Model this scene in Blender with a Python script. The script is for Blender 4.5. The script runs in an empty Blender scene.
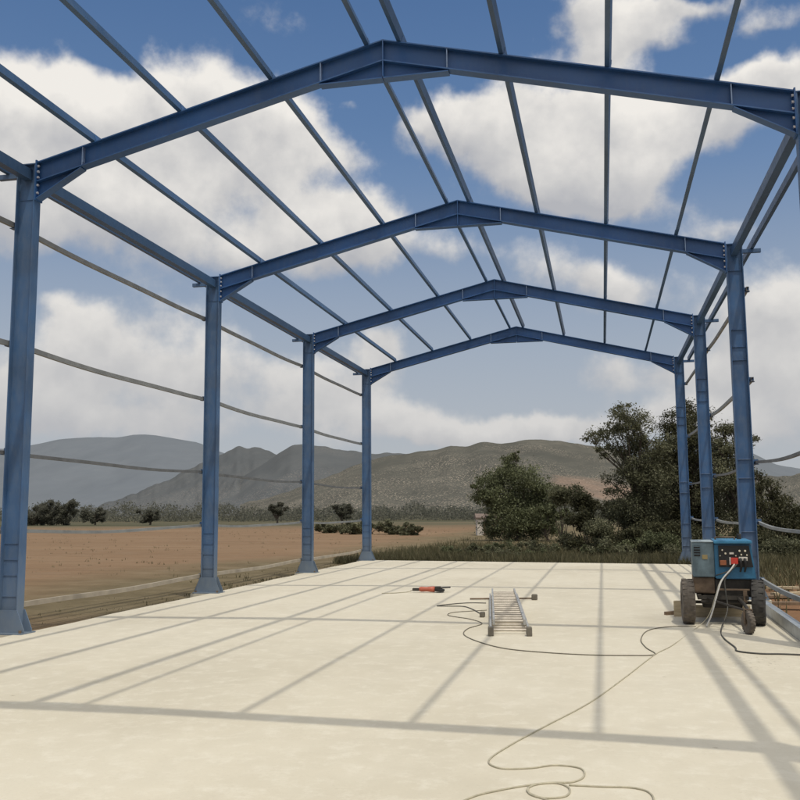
import bpy, bmesh, math, random
import numpy as np
from mathutils import Vector, Matrix
random.seed(7)
rng = np.random.default_rng(7)
S = bpy.context.scene
COL = S.collection
R = math.radians

# ------------------------------------------------------------------ camera
F, PIT, YAW, ROL = 934.06, 0.12134, -0.21154, -0.00689   # focal in 1/800 of the frame width
CAM = Vector((0, 0, 1.5))
fwd = Vector((math.sin(YAW)*math.cos(PIT), math.cos(YAW)*math.cos(PIT), math.sin(PIT)))
rgt = Vector((math.cos(YAW), -math.sin(YAW), 0))
upv = rgt.cross(fwd)
rgt2 = rgt*math.cos(ROL) + upv*math.sin(ROL)
up2 = -rgt*math.sin(ROL) + upv*math.cos(ROL)
cam = bpy.data.cameras.new('camera'); cam.sensor_width = 36; cam.lens = F/800*36
cam.clip_start = .05; cam.clip_end = 60000
camo = bpy.data.objects.new('camera', cam); COL.objects.link(camo)
camo.matrix_world = Matrix.Translation(CAM) @ Matrix((rgt2, up2, -fwd)).transposed().to_4x4()
S.camera = camo

def ray(px, py):
    return (fwd*F + rgt2*(px-400) + up2*(400-py)).normalized()
def at(px, py, Y):                       # survey point: where a sight line reaches depth Y
    d = ray(px, py); return CAM + d*(Y/d.y)
def floor_at(px, py, z=0.0):
    d = ray(px, py); return CAM + d*((z-1.5)/d.z)

# ------------------------------------------------------------------ materials
def mat(name):
    m = bpy.data.materials.new(name); m.use_nodes = True
    nt = m.node_tree; nt.nodes.clear()
    out = nt.nodes.new('ShaderNodeOutputMaterial'); b = nt.nodes.new('ShaderNodeBsdfPrincipled')
    nt.links.new(b.outputs[0], out.inputs[0])
    return m, nt, b
def node(nt, t, ins=None, **kw):
    n = nt.nodes.new(t)
    for k, v in kw.items(): setattr(n, k, v)
    for k, v in (ins or {}).items():
        if hasattr(v, 'is_linked') or hasattr(v, 'links'): nt.links.new(v, n.inputs[k])
        else: n.inputs[k].default_value = v
    return n
def noise(nt, vec, scale, detail=4, rough=.55):
    return node(nt, 'ShaderNodeTexNoise', {'Vector': vec, 'Scale': scale, 'Detail': detail, 'Roughness': rough}).outputs[0]
def ramp(nt, fac, stops):
    n = nt.nodes.new('ShaderNodeValToRGB'); nt.links.new(fac, n.inputs[0])
    e = n.color_ramp.elements
    while len(e) < len(stops): e.new(.5)
    for i, (p, c) in enumerate(stops):
        e[i].position = p; e[i].color = (*c, 1) if len(c) == 3 else c
    return n.outputs[0]
def mix(nt, fac, a, b, mode='MIX'):
    n = nt.nodes.new('ShaderNodeMix'); n.data_type = 'RGBA'; n.blend_type = mode
    for i, v in ((0, fac), (6, a), (7, b)):
        if hasattr(v, 'links'): nt.links.new(v, n.inputs[i])
        elif i and len(v) == 3: n.inputs[i].default_value = (*v, 1)
        else: n.inputs[i].default_value = v
    return n.outputs[2]
def math_(nt, op, a, b=0.0, c=0.0, clamp=False):
    n = nt.nodes.new('ShaderNodeMath'); n.operation = op; n.use_clamp = clamp
    for i, v in enumerate((a, b, c)):
        if hasattr(v, 'links'): nt.links.new(v, n.inputs[i])
        else: n.inputs[i].default_value = v
    return n.outputs[0]
def bump(nt, b, h, strength=.2, dist=.02):
    n = node(nt, 'ShaderNodeBump', {'Height': h, 'Strength': strength, 'Distance': dist})
    nt.links.new(n.outputs[0], b.inputs['Normal'])
def pos(nt): return nt.nodes.new('ShaderNodeNewGeometry').outputs['Position']
def objco(nt): return nt.nodes.new('ShaderNodeTexCoord').outputs['Object']
def scaled(nt, v, s):
    n = nt.nodes.new('ShaderNodeVectorMath'); n.operation = 'MULTIPLY'
    nt.links.new(v, n.inputs[0]); n.inputs[1].default_value = s
    return n.outputs[0]
def sep(nt, v): 
    n = nt.nodes.new('ShaderNodeSeparateXYZ'); nt.links.new(v, n.inputs[0]); return n.outputs

def simple(name, c, rough=.6, var=.25, scale=6, metal=0.0, bumps=0.0):
    m, nt, b = mat(name)
    n = noise(nt, objco(nt), scale, 5, .6)
    lo = tuple(x*(1-var) for x in c); hi = tuple(min(1, x*(1+var)) for x in c)
    nt.links.new(ramp(nt, n, [(.3, lo), (.7, hi)]), b.inputs['Base Color'])
    b.inputs['Roughness'].default_value = rough; b.inputs['Metallic'].default_value = metal
    if bumps: bump(nt, b, noise(nt, objco(nt), scale*6, 4), bumps, .004)
    return m

def steel_paint(name, c, dusty=True):
    m, nt, b = mat(name); p = pos(nt); xyz = sep(nt, p)
    band = noise(nt, scaled(nt, p, (.4, .4, 1.1)), 1.4, 3, .6)
    fine = noise(nt, scaled(nt, p, (1, 1, .35)), 14, 5, .65)
    c0 = mix(nt, ramp(nt, band, [(.35, (0, 0, 0)), (.65, (1, 1, 1))]), tuple(x*.78 for x in c), tuple(x*1.18 for x in c))
    c0 = mix(nt, ramp(nt, fine, [(.45, (0, 0, 0)), (.8, (.35, .35, .35))]), c0, (.09, .14, .24))
    if dusty:                                  # concrete dust splashed on the feet; lens haze painted pale on the left columns
        left_veil = math_(nt, 'MULTIPLY_ADD', xyz[0], -.35, -2.0, clamp=True)
        h = math_(nt, 'MULTIPLY_ADD', xyz[2], -.75, 1.0); h = math_(nt, 'MAXIMUM', h, math_(nt, 'MULTIPLY', left_veil, .26))
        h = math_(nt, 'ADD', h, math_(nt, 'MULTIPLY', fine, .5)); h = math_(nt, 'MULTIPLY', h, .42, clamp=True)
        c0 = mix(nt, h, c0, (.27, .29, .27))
    nt.links.new(c0, b.inputs['Base Color'])
    nt.links.new(ramp(nt, fine, [(.3, (.38,)*3), (.8, (.6,)*3)]), b.inputs['Roughness'])
    bump(nt, b, fine, .12, .004)
    return m
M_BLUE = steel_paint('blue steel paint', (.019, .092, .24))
M_BLUE2 = steel_paint('blue steel paint roof', (.022, .083, .228), False)
M_PURLIN = steel_paint('grey blue purlin paint', (.042, .094, .19), False)
M_EDGE = simple('pale weld edge and sun glint', (.16, .23, .36), .5, .3, 10)
M_BOLT = simple('zinc bolt', (.78, .80, .82), .3, .1, 20, .55)
M_GALV = simple('galvanised steel', (.24, .25, .25), .6, .2, 2.5, .1)
M_GALV_DARK = simple('dull dark galvanised steel', (.14, .145, .15), .6, .2, 3, .1)
M_GALV_DUST = simple('dusty galvanised steel', (.37, .32, .25), .8, .2, 3)
M_GALV2 = simple('bright galvanised steel', (.36, .39, .41), .4, .25, 5, .45)

def vm_(nt, p, c, sc):
    v = node(nt, 'ShaderNodeVectorMath', {0: p, 1: c}, operation='SUBTRACT').outputs[0]
    return node(nt, 'ShaderNodeVectorMath', {0: scaled(nt, v, sc)}, operation='LENGTH').outputs['Value']
def m_concrete():
    m, nt, b = mat('pale concrete'); p = pos(nt)
    n1 = noise(nt, p, .22, 5, .6); n2 = noise(nt, scaled(nt, p, (1, .5, 1)), 1.3, 6, .65); n3 = noise(nt, p, 38, 4, .7)
    n4 = noise(nt, scaled(nt, p, (.8, 1.0, 1)), .9, 5, .7)
    c = ramp(nt, n1, [(.3, (.55, .50, .39)), (.7, (.635, .585, .475))])
    c = mix(nt, ramp(nt, n2, [(.35, (.0,)*3), (.75, (.55,)*3)]), c, (.60, .56, .46))
    c = mix(nt, ramp(nt, n4, [(.5, (0,)*3), (.8, (.35,)*3)]), c, (.45, .40, .31))
    n5 = noise(nt, scaled(nt, p, (.5, .3, 1)), .55, 6, .7)
    c = mix(nt, ramp(nt, n5, [(.36, (.55,)*3), (.54, (0,)*3)]), c, (.47, .425, .33))
    n6 = noise(nt, p, 4.5, 6, .75)
    c = mix(nt, ramp(nt, n6, [(.50, (0,)*3), (.68, (.55,)*3)]), c, (.69, .65, .55))
    c = mix(nt, ramp(nt, n3, [(.56, (0,)*3), (.8, (.35,)*3)]), c, (.40, .35, .26))
    v = node(nt, 'ShaderNodeTexVoronoi', {'Vector': p, 'Scale': 1.7, 'Randomness': 1.0}).outputs['Distance']
    spot = ramp(nt, math_(nt, 'ADD', v, math_(nt, 'MULTIPLY', n3, .06)), [(.045, (.7,)*3), (.075, (0,)*3)])
    sel = ramp(nt, noise(nt, p, .9, 2), [(.56, (0,)*3), (.62, (1,)*3)])
    c = mix(nt, mix(nt, 1.0, spot, sel, 'MULTIPLY'), c, (.33, .29, .21))
    dm = vm_(nt, p, (1.45, 10.3, 0), (1/.75, 1/1.5, 0)); crumb = noise(nt, p, 16, 3, .7)
    dsel = ramp(nt, math_(nt, 'ADD', dm, math_(nt, 'MULTIPLY', n2, .9)), [(.75, (1,)*3), (1.25, (0,)*3)])
    c = mix(nt, mix(nt, 1.0, ramp(nt, crumb, [(.60, (0,)*3), (.66, (.6,)*3)]), dsel, 'MULTIPLY'), c, (.20, .165, .11))
    nt.links.new(c, b.inputs['Base Color']); b.inputs['Roughness'].default_value = .8
    b.inputs['Specular IOR Level'].default_value = .25
    bump(nt, b, math_(nt, 'ADD', n3, math_(nt, 'MULTIPLY', n2, 2.0)), .25, .01)
    return m
M_CONC = m_concrete()

def m_ground():
    m, nt, b = mat('field soil'); p = pos(nt); x, y, z = sep(nt, p)
    n1 = noise(nt, scaled(nt, p, (.6, 1.6, 1)), .05, 5, .6); n2 = noise(nt, p, .8, 6, .65); n3 = noise(nt, p, 9, 5, .7)
    soil = ramp(nt, n1, [(.3, (.20, .128, .075)), (.5, (.245, .16, .095)), (.7, (.285, .195, .12))])
    fur = noise(nt, scaled(nt, p, (.05, 2.4, 1)), 1.0, 4, .6)
    soil = mix(nt, ramp(nt, fur, [(.42, (.6,)*3), (.58, (0,)*3)]), soil, (.165, .108, .066))
    soil = mix(nt, ramp(nt, n3, [(.4, (0,)*3), (.8, (.5,)*3)]), soil, (.15, .098, .062))
    soil = mix(nt, ramp(nt, n2, [(.45, (0,)*3), (.7, (.5,)*3)]), soil, (.24, .175, .115))
    grass = ramp(nt, n2, [(.3, (.11, .088, .05)), (.5, (.15, .12, .07)), (.7, (.20, .16, .10))])
    # rough grass behind and beside the slab, bare soil further out on the left
    edge = math_(nt, 'ADD', x, math_(nt, 'MULTIPLY', noise(nt, p, .12, 3), 8.0))
    gx = math_(nt, 'MULTIPLY_ADD', edge, .22, 2.4, clamp=True)
    gm = math_(nt, 'MULTIPLY', gx, math_(nt, 'MULTIPLY_ADD', y, .2, -2.0, clamp=True))
    near = math_(nt, 'MULTIPLY', math_(nt, 'MULTIPLY_ADD', x, .35, 4.2, clamp=True), .30)     # strip beside slab
    c = mix(nt, math_(nt, 'MAXIMUM', gm, near), soil, grass)
    # reddish disturbed earth to the right of the slab
    red = math_(nt, 'MULTIPLY', math_(nt, 'MULTIPLY_ADD', x, 1.5, -3.5, clamp=True), math_(nt, 'MULTIPLY_ADD', y, -.1, 3.0, clamp=True))
    c = mix(nt, red, c, mix(nt, n3, (.14, .075, .042), (.27, .16, .09)))
    # green and straw strips far out
    far = math_(nt, 'MULTIPLY_ADD', y, .02, -2.1, clamp=True)
    strip = ramp(nt, noise(nt, scaled(nt, p, (.12, 1, 1)), .018, 3), [(.4, (.07, .07, .042)), (.5, (.13, .11, .07)), (.6, (.06, .065, .04))])
    c = mix(nt, far, c, strip)
    nt.links.new(c, b.inputs['Base Color']); b.inputs['Roughness'].default_value = .95
    b.inputs['Specular IOR Level'].default_value = .1
    bump(nt, b, math_(nt, 'ADD', n3, math_(nt, 'MULTIPLY', n2, 3.0)), .6, .06)
    return m
M_GROUND = m_ground()

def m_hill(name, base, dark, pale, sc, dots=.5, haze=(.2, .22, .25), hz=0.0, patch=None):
    m, nt, b = mat(name); p = pos(nt); z = sep(nt, p)[2]
    n1 = noise(nt, p, sc, 6, .62); n2 = noise(nt, p, sc*5, 6, .7)
    gul = noise(nt, scaled(nt, p, (1, .35, .8)), sc*2.2, 5, .65)
    c = ramp(nt, n1, [(.35, dark), (.62, base)])
    c = mix(nt, ramp(nt, gul, [(.38, (.6,)*3), (.58, (0,)*3)]), c, tuple(q*.68 for q in dark))
    c = mix(nt, ramp(nt, n2, [(.42, (0,)*3), (.62, (.8,)*3)]), c, dark)
    v = node(nt, 'ShaderNodeTexVoronoi', {'Vector': p, 'Scale': sc*44}).outputs['Distance']
    lowm = noise(nt, p, sc*1.6, 3)
    sel = ramp(nt, math_(nt, 'MULTIPLY_ADD', z, -1/700, lowm), [(.22, (0,)*3), (.55, (dots,)*3)])
    d = mix(nt, 1.0, ramp(nt, v, [(.20, (1,)*3), (.36, (0,)*3)]), sel, 'MULTIPLY')
    c = mix(nt, d, c, pale)
    if patch:
        (cx, cy, cz), r, col = patch
        vm = node(nt, 'ShaderNodeVectorMath', {0: p, 1: (cx, cy, cz)}, operation='SUBTRACT').outputs[0]
        vm = scaled(nt, vm, (1/r[0], 1/r[1], 1/r[2]))
        ln = node(nt, 'ShaderNodeVectorMath', {0: vm}, operation='LENGTH').outputs['Value']
        ln = math_(nt, 'ADD', ln, math_(nt, 'MULTIPLY_ADD', n1, 1.6, -.8))
        c = mix(nt, mix(nt, 1.0, ramp(nt, ln, [(.7, (.85,)*3), (1.05, (0,)*3)]), ramp(nt, n2, [(.35, (1,)*3), (.62, (.45,)*3)]), 'MULTIPLY'), c, col)
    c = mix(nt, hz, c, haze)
    nt.links.new(c, b.inputs['Base Color']); b.inputs['Roughness'].default_value = 1
    b.inputs['Specular IOR Level'].default_value = 0
    return m

def m_leaf(name, cols, transl=.25):
    m, nt, b = mat(name)
    g = nt.nodes.new('ShaderNodeNewGeometry')
    c = ramp(nt, g.outputs['Random Per Island'], [(i/(len(cols)-1), c) for i, c in enumerate(cols)])
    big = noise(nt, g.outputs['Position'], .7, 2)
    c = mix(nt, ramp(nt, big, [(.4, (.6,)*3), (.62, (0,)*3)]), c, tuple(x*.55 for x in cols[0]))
    nt.links.new(c, b.inputs['Base Color']); b.inputs['Roughness'].default_value = .6
    b.inputs['Specular IOR Level'].default_value = .2
    t = nt.nodes.new('ShaderNodeBsdfTranslucent'); nt.links.new(c, t.inputs[0])
    ms = nt.nodes.new('ShaderNodeMixShader'); ms.inputs[0].default_value = transl
    out = next(n for n in nt.nodes if n.type == 'OUTPUT_MATERIAL')
    nt.links.new(b.outputs[0], ms.inputs[1]); nt.links.new(t.outputs[0], ms.inputs[2]); nt.links.new(ms.outputs[0], out.inputs[0])
    return m
M_LEAF_OLIVE = m_leaf('olive grey foliage', [(.108, .113, .064), (.155, .157, .092), (.21, .205, .13)])
M_LEAF_DARK = m_leaf('dark scrub foliage', [(.056, .058, .030), (.08, .08, .042), (.12, .114, .06)])
M_LEAF_GREEN = m_leaf('green foliage', [(.115, .13, .066), (.155, .17, .088), (.20, .21, .12)])
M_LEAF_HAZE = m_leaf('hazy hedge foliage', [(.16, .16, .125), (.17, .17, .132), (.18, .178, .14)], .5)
M_GRASS = m_leaf('dry grass', [(.12, .112, .058), (.165, .142, .078), (.10, .10, .05), (.20, .17, .10)])
M_BARK = simple('bark', (.075, .06, .045), .95, .35, 9, 0, .5)
M_TYRE = simple('dusty tyre rubber', (.13, .11, .09), .9, .3, 14, 0, .3)
M_TYRE_DARK = simple('black tyre rubber', (.045, .042, .038), .85, .4, 14, 0, .3)
M_MBLUE = simple('machine blue paint', (.028, .145, .27), .42, .22, 7)
M_MBLUE_TOP = simple('machine light blue paint', (.04, .20, .36), .42, .15, 7)
M_MGREY = simple('faded blue grey panel', (.115, .165, .19), .6, .28, 8)
M_BLACK = simple('black panel', (.012, .012, .012), .55, .3, 10)
M_DIRTY = simple('oily dark steel', (.035, .03, .024), .7, .5, 9)
M_RUST = simple('dusty rusty steel', (.15, .105, .07), .85, .4, 8, 0, .2)
M_RED = simple('red socket', (.55, .045, .03), .45, .1, 8)
M_ORANGE = simple('orange tool plastic', (.42, .10, .055), .5, .15, 10)
M_AMBER = simple('amber socket', (.30, .10, .04), .5, .2, 8)
M_WHITE = simple('dirty white plastic', (.62, .58, .52), .5, .15, 8)
M_KNOB = simple('cream knob', (.68, .62, .48), .5, .1, 8)
M_CABLE = simple('black cable', (.06, .058, .05), .6, .2, 20)
M_CABLE_BROWN = simple('dusty dark cable', (.15, .135, .10), .7, .25, 20)
M_CABLE_DUST = simple('dusty grey cable', (.40, .365, .27), .75, .2, 20)
M_CABLE_WHITE = simple('pale cable', (.48, .47, .44), .6, .1, 20)
M_ALU = simple('dull aluminium', (.46, .45, .42), .45, .2, 8, .45)
M_FEET = simple('grey rubber foot', (.14, .125, .10), .8, .2, 9)
M_RUNG = simple('dusty rung', (.52, .47, .40), .55, .2, 8, .2)
def m_wood():
    m, nt, b = mat('raw timber'); o = objco(nt)
    n = noise(nt, scaled(nt, o, (3, 30, 30)), 1.2, 5, .6)
    nt.links.new(ramp(nt, n, [(.3, (.34, .27, .17)), (.7, (.52, .43, .29))]), b.inputs['Base Color'])
    b.inputs['Roughness'].default_value = .85
    return m
M_WOOD = m_wood()
M_WOOD_DARK = simple('weathered timber', (.20, .14, .09), .9, .3, 12, 0, .3)
M_STONE = simple('whitewashed masonry', (.55, .50, .44), .9, .15, 3)
M_ROOF = simple('weathered roof sheet', (.16, .12, .10), .9, .2, 3)

# ------------------------------------------------------------------ object helpers
def link(name, me, parent=None, m=None):
    o = bpy.data.objects.new(name, me); COL.objects.link(o); o.parent = parent
    if m is not None and not me.materials: me.materials.append(m)
    return o
def build(name, bm, m, parent=None, smooth=False):
    bmesh.ops.recalc_face_normals(bm, faces=bm.faces[:])
    me = bpy.data.meshes.new(name); bm.to_mesh(me); bm.free()
    if smooth:
        for p in me.polygons: p.use_smooth = True
    return link(name, me, parent, m)
def empty(name, loc=(0, 0, 0), rz=0.0):
    o = bpy.data.objects.new(name, None); COL.objects.link(o); o.location = loc; o.rotation_euler = (0, 0, rz)
    o.empty_display_size = .2
    return o
def tag(o, label, cat, group=None, kind=None):
    o['label'] = label; o['category'] = cat
    if group: o['group'] = group
    if kind: o['kind'] = kind
    return o
def copy_tree(o, parent=None):
    c = o.copy(); COL.objects.link(c); c.parent = parent
    for ch in o.children: copy_tree(ch, c)
    return c
BM = bmesh.new
def box(bm, x0, x1, y0, y1, z0, z1, bev=0.0):
    vs = [bm.verts.new(p) for p in ((x0,y0,z0),(x1,y0,z0),(x1,y1,z0),(x0,y1,z0),(x0,y0,z1),(x1,y0,z1),(x1,y1,z1),(x0,y1,z1))]
    fs = [bm.faces.new([vs[i] for i in f]) for f in ((0,3,2,1),(4,5,6,7),(0,1,5,4),(1,2,6,5),(2,3,7,6),(3,0,4,7))]
    if bev:
        es = list({e for f in fs for e in f.edges})
        bmesh.ops.bevel(bm, geom=es, offset=bev, segments=2, affect='EDGES', profile=.6)
    return vs
def prism(bm, pts, y0, y1):                # polygon in XZ pushed along Y
    a = [bm.verts.new((x, y0, z)) for x, z in pts]; b = [bm.verts.new((x, y1, z)) for x, z in pts]
    bm.faces.new(a); bm.faces.new(b[::-1])
    n = len(pts)
    for i in range(n): bm.faces.new((a[i], a[(i+1) % n], b[(i+1) % n], b[i]))
def prism_x(bm, pts, x0, x1):              # polygon in YZ pushed along X
    a = [bm.verts.new((x0, y, z)) for y, z in pts]; b = [bm.verts.new((x1, y, z)) for y, z in pts]
    bm.faces.new(a); bm.faces.new(b[::-1])
    n = len(pts)
    for i in range(n): bm.faces.new((a[i], a[(i+1) % n], b[(i+1) % n], b[i]))
def tube(bm, pts, r, seg=6, r1=None, cap=True):
    pts = [Vector(p) for p in pts]; rings = []
    n = len(pts); ref = None
    for i, p in enumerate(pts):
        t = (pts[min(i+1, n-1)] - pts[max(i-1, 0)])
        if t.length < 1e-9: t = Vector((0, 0, 1))
        t.normalize()
        if ref is None: ref = Vector((0, 0, 1)) if abs(t.z) < .9 else Vector((1, 0, 0))
        a = t.cross(ref)
        if a.length < 1e-4: a = t.cross(Vector((1, .3, 0)))
        a.normalize(); b = a.cross(t).normalized(); ref = b
        rr = r if r1 is None else r + (r1-r)*i/(n-1)
        if callable(r): rr = r(i/(n-1))
        rings.append([bm.verts.new(p + a*math.cos(2*math.pi*k/seg)*rr + b*math.sin(2*math.pi*k/seg)*rr) for k in range(seg)])
    for q in range(n-1):
        for k in range(seg):
            bm.faces.new((rings[q][k], rings[q][(k+1) % seg], rings[q+1][(k+1) % seg], rings[q+1][k]))
    if cap: bm.faces.new(rings[0][::-1]); bm.faces.new(rings[-1])
def spline(pts, n=10):                     # Catmull-Rom through the points
    P = [Vector(p) for p in pts]; P = [P[0]*2-P[1]] + P + [P[-1]*2-P[-2]]; out = []
    for i in range(1, len(P)-2):
        for k in range(n):
            t = k/n; a, b, c, d = P[i-1], P[i], P[i+1], P[i+2]
            out.append(.5*((2*b) + (c-a)*t + (2*a-5*b+4*c-d)*t*t + (3*b-a-3*c+d)*t**3))
    out.append(P[-2]); return out
def cyl(bm, c, axis, r, h, seg=20, bev=0.0):
    axis = Vector(axis).normalized(); c = Vector(c)
    a = axis.orthogonal().normalized(); b = axis.cross(a)
    prof = [(-h/2, r-bev), (-h/2+bev, r), (h/2-bev, r), (h/2, r-bev)] if bev else [(-h/2, r), (h/2, r)]
    rings = [[bm.verts.new(c + axis*t + (a*math.cos(2*math.pi*k/seg) + b*math.sin(2*math.pi*k/seg))*q) for k in range(seg)] for t, q in prof]
    for q in range(len(rings)-1):
        for k in range(seg): bm.faces.new((rings[q][k], rings[q][(k+1) % seg], rings[q+1][(k+1) % seg], rings[q+1][k]))
    bm.faces.new(rings[0][::-1]); bm.faces.new(rings[-1])
def lathe(bm, prof, c, axis, seg=28):      # closed profile of (along axis, radius)
    axis = Vector(axis).normalized(); c = Vector(c); a = axis.orthogonal().normalized(); b = axis.cross(a)
    rings = [[bm.verts.new(c + axis*t + (a*math.cos(2*math.pi*k/seg) + b*math.sin(2*math.pi*k/seg))*q) for k in range(seg)] for t, q in prof]
    n = len(rings)
    for q in range(n):
        for k in range(seg): bm.faces.new((rings[q][k], rings[q][(k+1) % seg], rings[(q+1) % n][(k+1) % seg], rings[(q+1) % n][k]))

# ------------------------------------------------------------------ dimensions of the shed
FR = [4.74, 11.03, 17.32, 23.61, 29.90]     # the five portal frames
XL, XR = -7.56, 2.46                        # column centre lines
MID = (XL+XR)/2
RIDGE, SL = 7.50, .245
ztop = lambda x: RIDGE - SL*abs(x-MID)
CD, CW, TF, TW = .28, .15, .016, .014       # section depth, flange width, thicknesses
HT = 6.28

# ------------------------------------------------------------------ ground, slab
bm = BM()
xs = [-9000, -3000, -900, -300, -120, -60] + list(range(-40, 41, 4)) + [60, 120, 300, 900, 3000, 9000]
ys = [-200, -40, -10] + list(range(0, 81, 4)) + [110, 160, 240, 400, 900, 3000, 12000]
def gz(x, y):
    z = -.16 + .05*math.sin(x*.35+1)*math.cos(y*.27) - .10*max(0, min(1, (y-30)/8))
    if x > 3.2 and 8 < y < 34: z += .06*math.sin(x*2.1+y*.9)
    return z
grid = [[bm.verts.new((x, y, gz(x, y))) for x in xs] for y in ys]
for j in range(len(ys)-1):
    for i in range(len(xs)-1): bm.faces.new((grid[j][i], grid[j][i+1], grid[j+1][i+1], grid[j+1][i]))
g = build('ground', bm, M_GROUND, None, True); g['kind'] = 'structure'

bm = BM()                                   # the slab, its left rim a little ragged, with footings under the columns
left = [(-7.28 - .43*(y-4)/26 + random.uniform(-.035, .035), y) for y in np.arange(-2, 30.2, 1.1)]
back = [(x, 30.2 - 1.75*(x+7.75)/10.2 + random.uniform(-.02, .02)) for x in np.arange(-7.72, 2.45, 1.1)]
right = [(2.46 + random.uniform(-.03, .03), y) for y in np.arange(28.35, -2.1, -1.1)]
ring = left + back + right
top = [bm.verts.new((x, y, 0)) for x, y in ring]; bot = [bm.verts.new((x, y, -.4)) for x, y in ring]
bm.faces.new(top)
for i in range(len(ring)): bm.faces.new((top[i], bot[i], bot[(i+1) % len(ring)], top[(i+1) % len(ring)]))
bmesh.ops.triangulate(bm, faces=[f for f in bm.faces if len(f.verts) > 4])
slab = build('concrete_slab', bm, M_CONC); slab['kind'] = 'structure'
bm = BM()
for y in FR:
    box(bm, XL-.30, XL+.285, y-.175, y+.175, -.45, -.006)
    box(bm, XR-.285, XR+.30, y-.175, y+.175, -.45, -.006)
ft = build('column_footings', bm, M_CONC); ft['kind'] = 'structure'

# ------------------------------------------------------------------ columns
ORD = ['first', 'second', 'third', 'last']
def column(x, y, side):                     # side -1 left, +1 right; inner face points to -side
    t = empty('steel_column', (x, y, 0)); i = -side
    bm = BM()
    z0, z1 = .015, HT
    box(bm, -CD/2+TF, CD/2-TF, -TW/2, TW/2, z0, z1)
    box(bm, -CD/2, -CD/2+TF, -CW/2, CW/2, z0, z1, .002); box(bm, CD/2-TF, CD/2, -CW/2, CW/2, z0, z1, .002)
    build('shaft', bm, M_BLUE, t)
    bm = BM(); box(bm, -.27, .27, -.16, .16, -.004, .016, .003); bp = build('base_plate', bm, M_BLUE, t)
    for bx in (-.22, .22):
        for by in (-.11, .11):
            bm = BM(); cyl(bm, (bx, by, .033), (0, 0, 1), .018, .034, 6); build('anchor_bolt', bm, M_RUST, bp)
    for s in (-1, 1):                       # flared plates that spread the foot
        bm = BM(); prism(bm, [(-.26, .017), (.26, .017), (.26, .05), (.15, .30), (-.15, .30), (-.26, .05)], s*.078, s*.09)
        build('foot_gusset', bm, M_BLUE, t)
    for z in ((.47, .74, .94, 1.15, 5.80) if side < 0 else (.47, .74, 1.15, 2.08, 2.41, 4.17, 4.41, 4.72, 5.80)):
        bm = BM()
        for s in (-1, 1): box(bm, -CD/2+TF+.002, CD/2-TF-.002, min(s*TW/2, s*(.030 if side > 0 else .016)), max(s*TW/2, s*(.030 if side > 0 else .016)), z-.004, z+.004)
        build('stiffener', bm, M_EDGE if side > 0 and z in (1.15, 2.08, 2.41) else M_BLUE, t)  # three right-hand plates painted pale to carry their sun glint
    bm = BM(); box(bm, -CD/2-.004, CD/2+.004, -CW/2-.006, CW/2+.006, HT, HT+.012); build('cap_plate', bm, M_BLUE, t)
    # short arm that carries the outer eave purlin
    bm = BM(); box(bm, min(side*.141, side*.46), max(side*.141, side*.46), -.035, .035, HT-.165, HT-.095, .004)
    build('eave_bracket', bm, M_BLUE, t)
    for z in GZ:
        bm = BM(); box(bm, min(side*.141, side*.235), max(side*.141, side*.235), -.05, .05, z-.045, z-.037); box(bm, min(side*.141, side*.235), max(side*.141, side*.235), .042, .05, z-.036, z+.05)
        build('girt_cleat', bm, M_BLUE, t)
    return t
GZ = [5.45, 3.82, 2.36, 1.32, .32]
for k, y in enumerate(FR):
    for side in (-1, 1):
        c = column(XL if side < 0 else XR, y, side)
        sn = 'left' if side < 0 else 'right'
        if k == 0: lab = f'blue steel column at the open front end of the frame, {sn} of the camera'
        elif k == 1: lab = 'tallest nearest blue column at far left edge' if side < 0 else 'nearest blue column cut off by the right picture edge'
        elif side < 0: lab = ['', '', 'second nearest blue column on the left with dusty flared foot', 'third blue column along the left side, between second and corner', 'farthest left blue column at the back corner of the slab'][k]
        else: lab = ['', '', 'thick blue column rising directly behind the welding generator', 'middle of three right blue columns seen together by the generator', 'thinnest farthest right blue column at the back of the slab'][k]
        tag(c, lab, 'column', 'blue portal frame columns')

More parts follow.
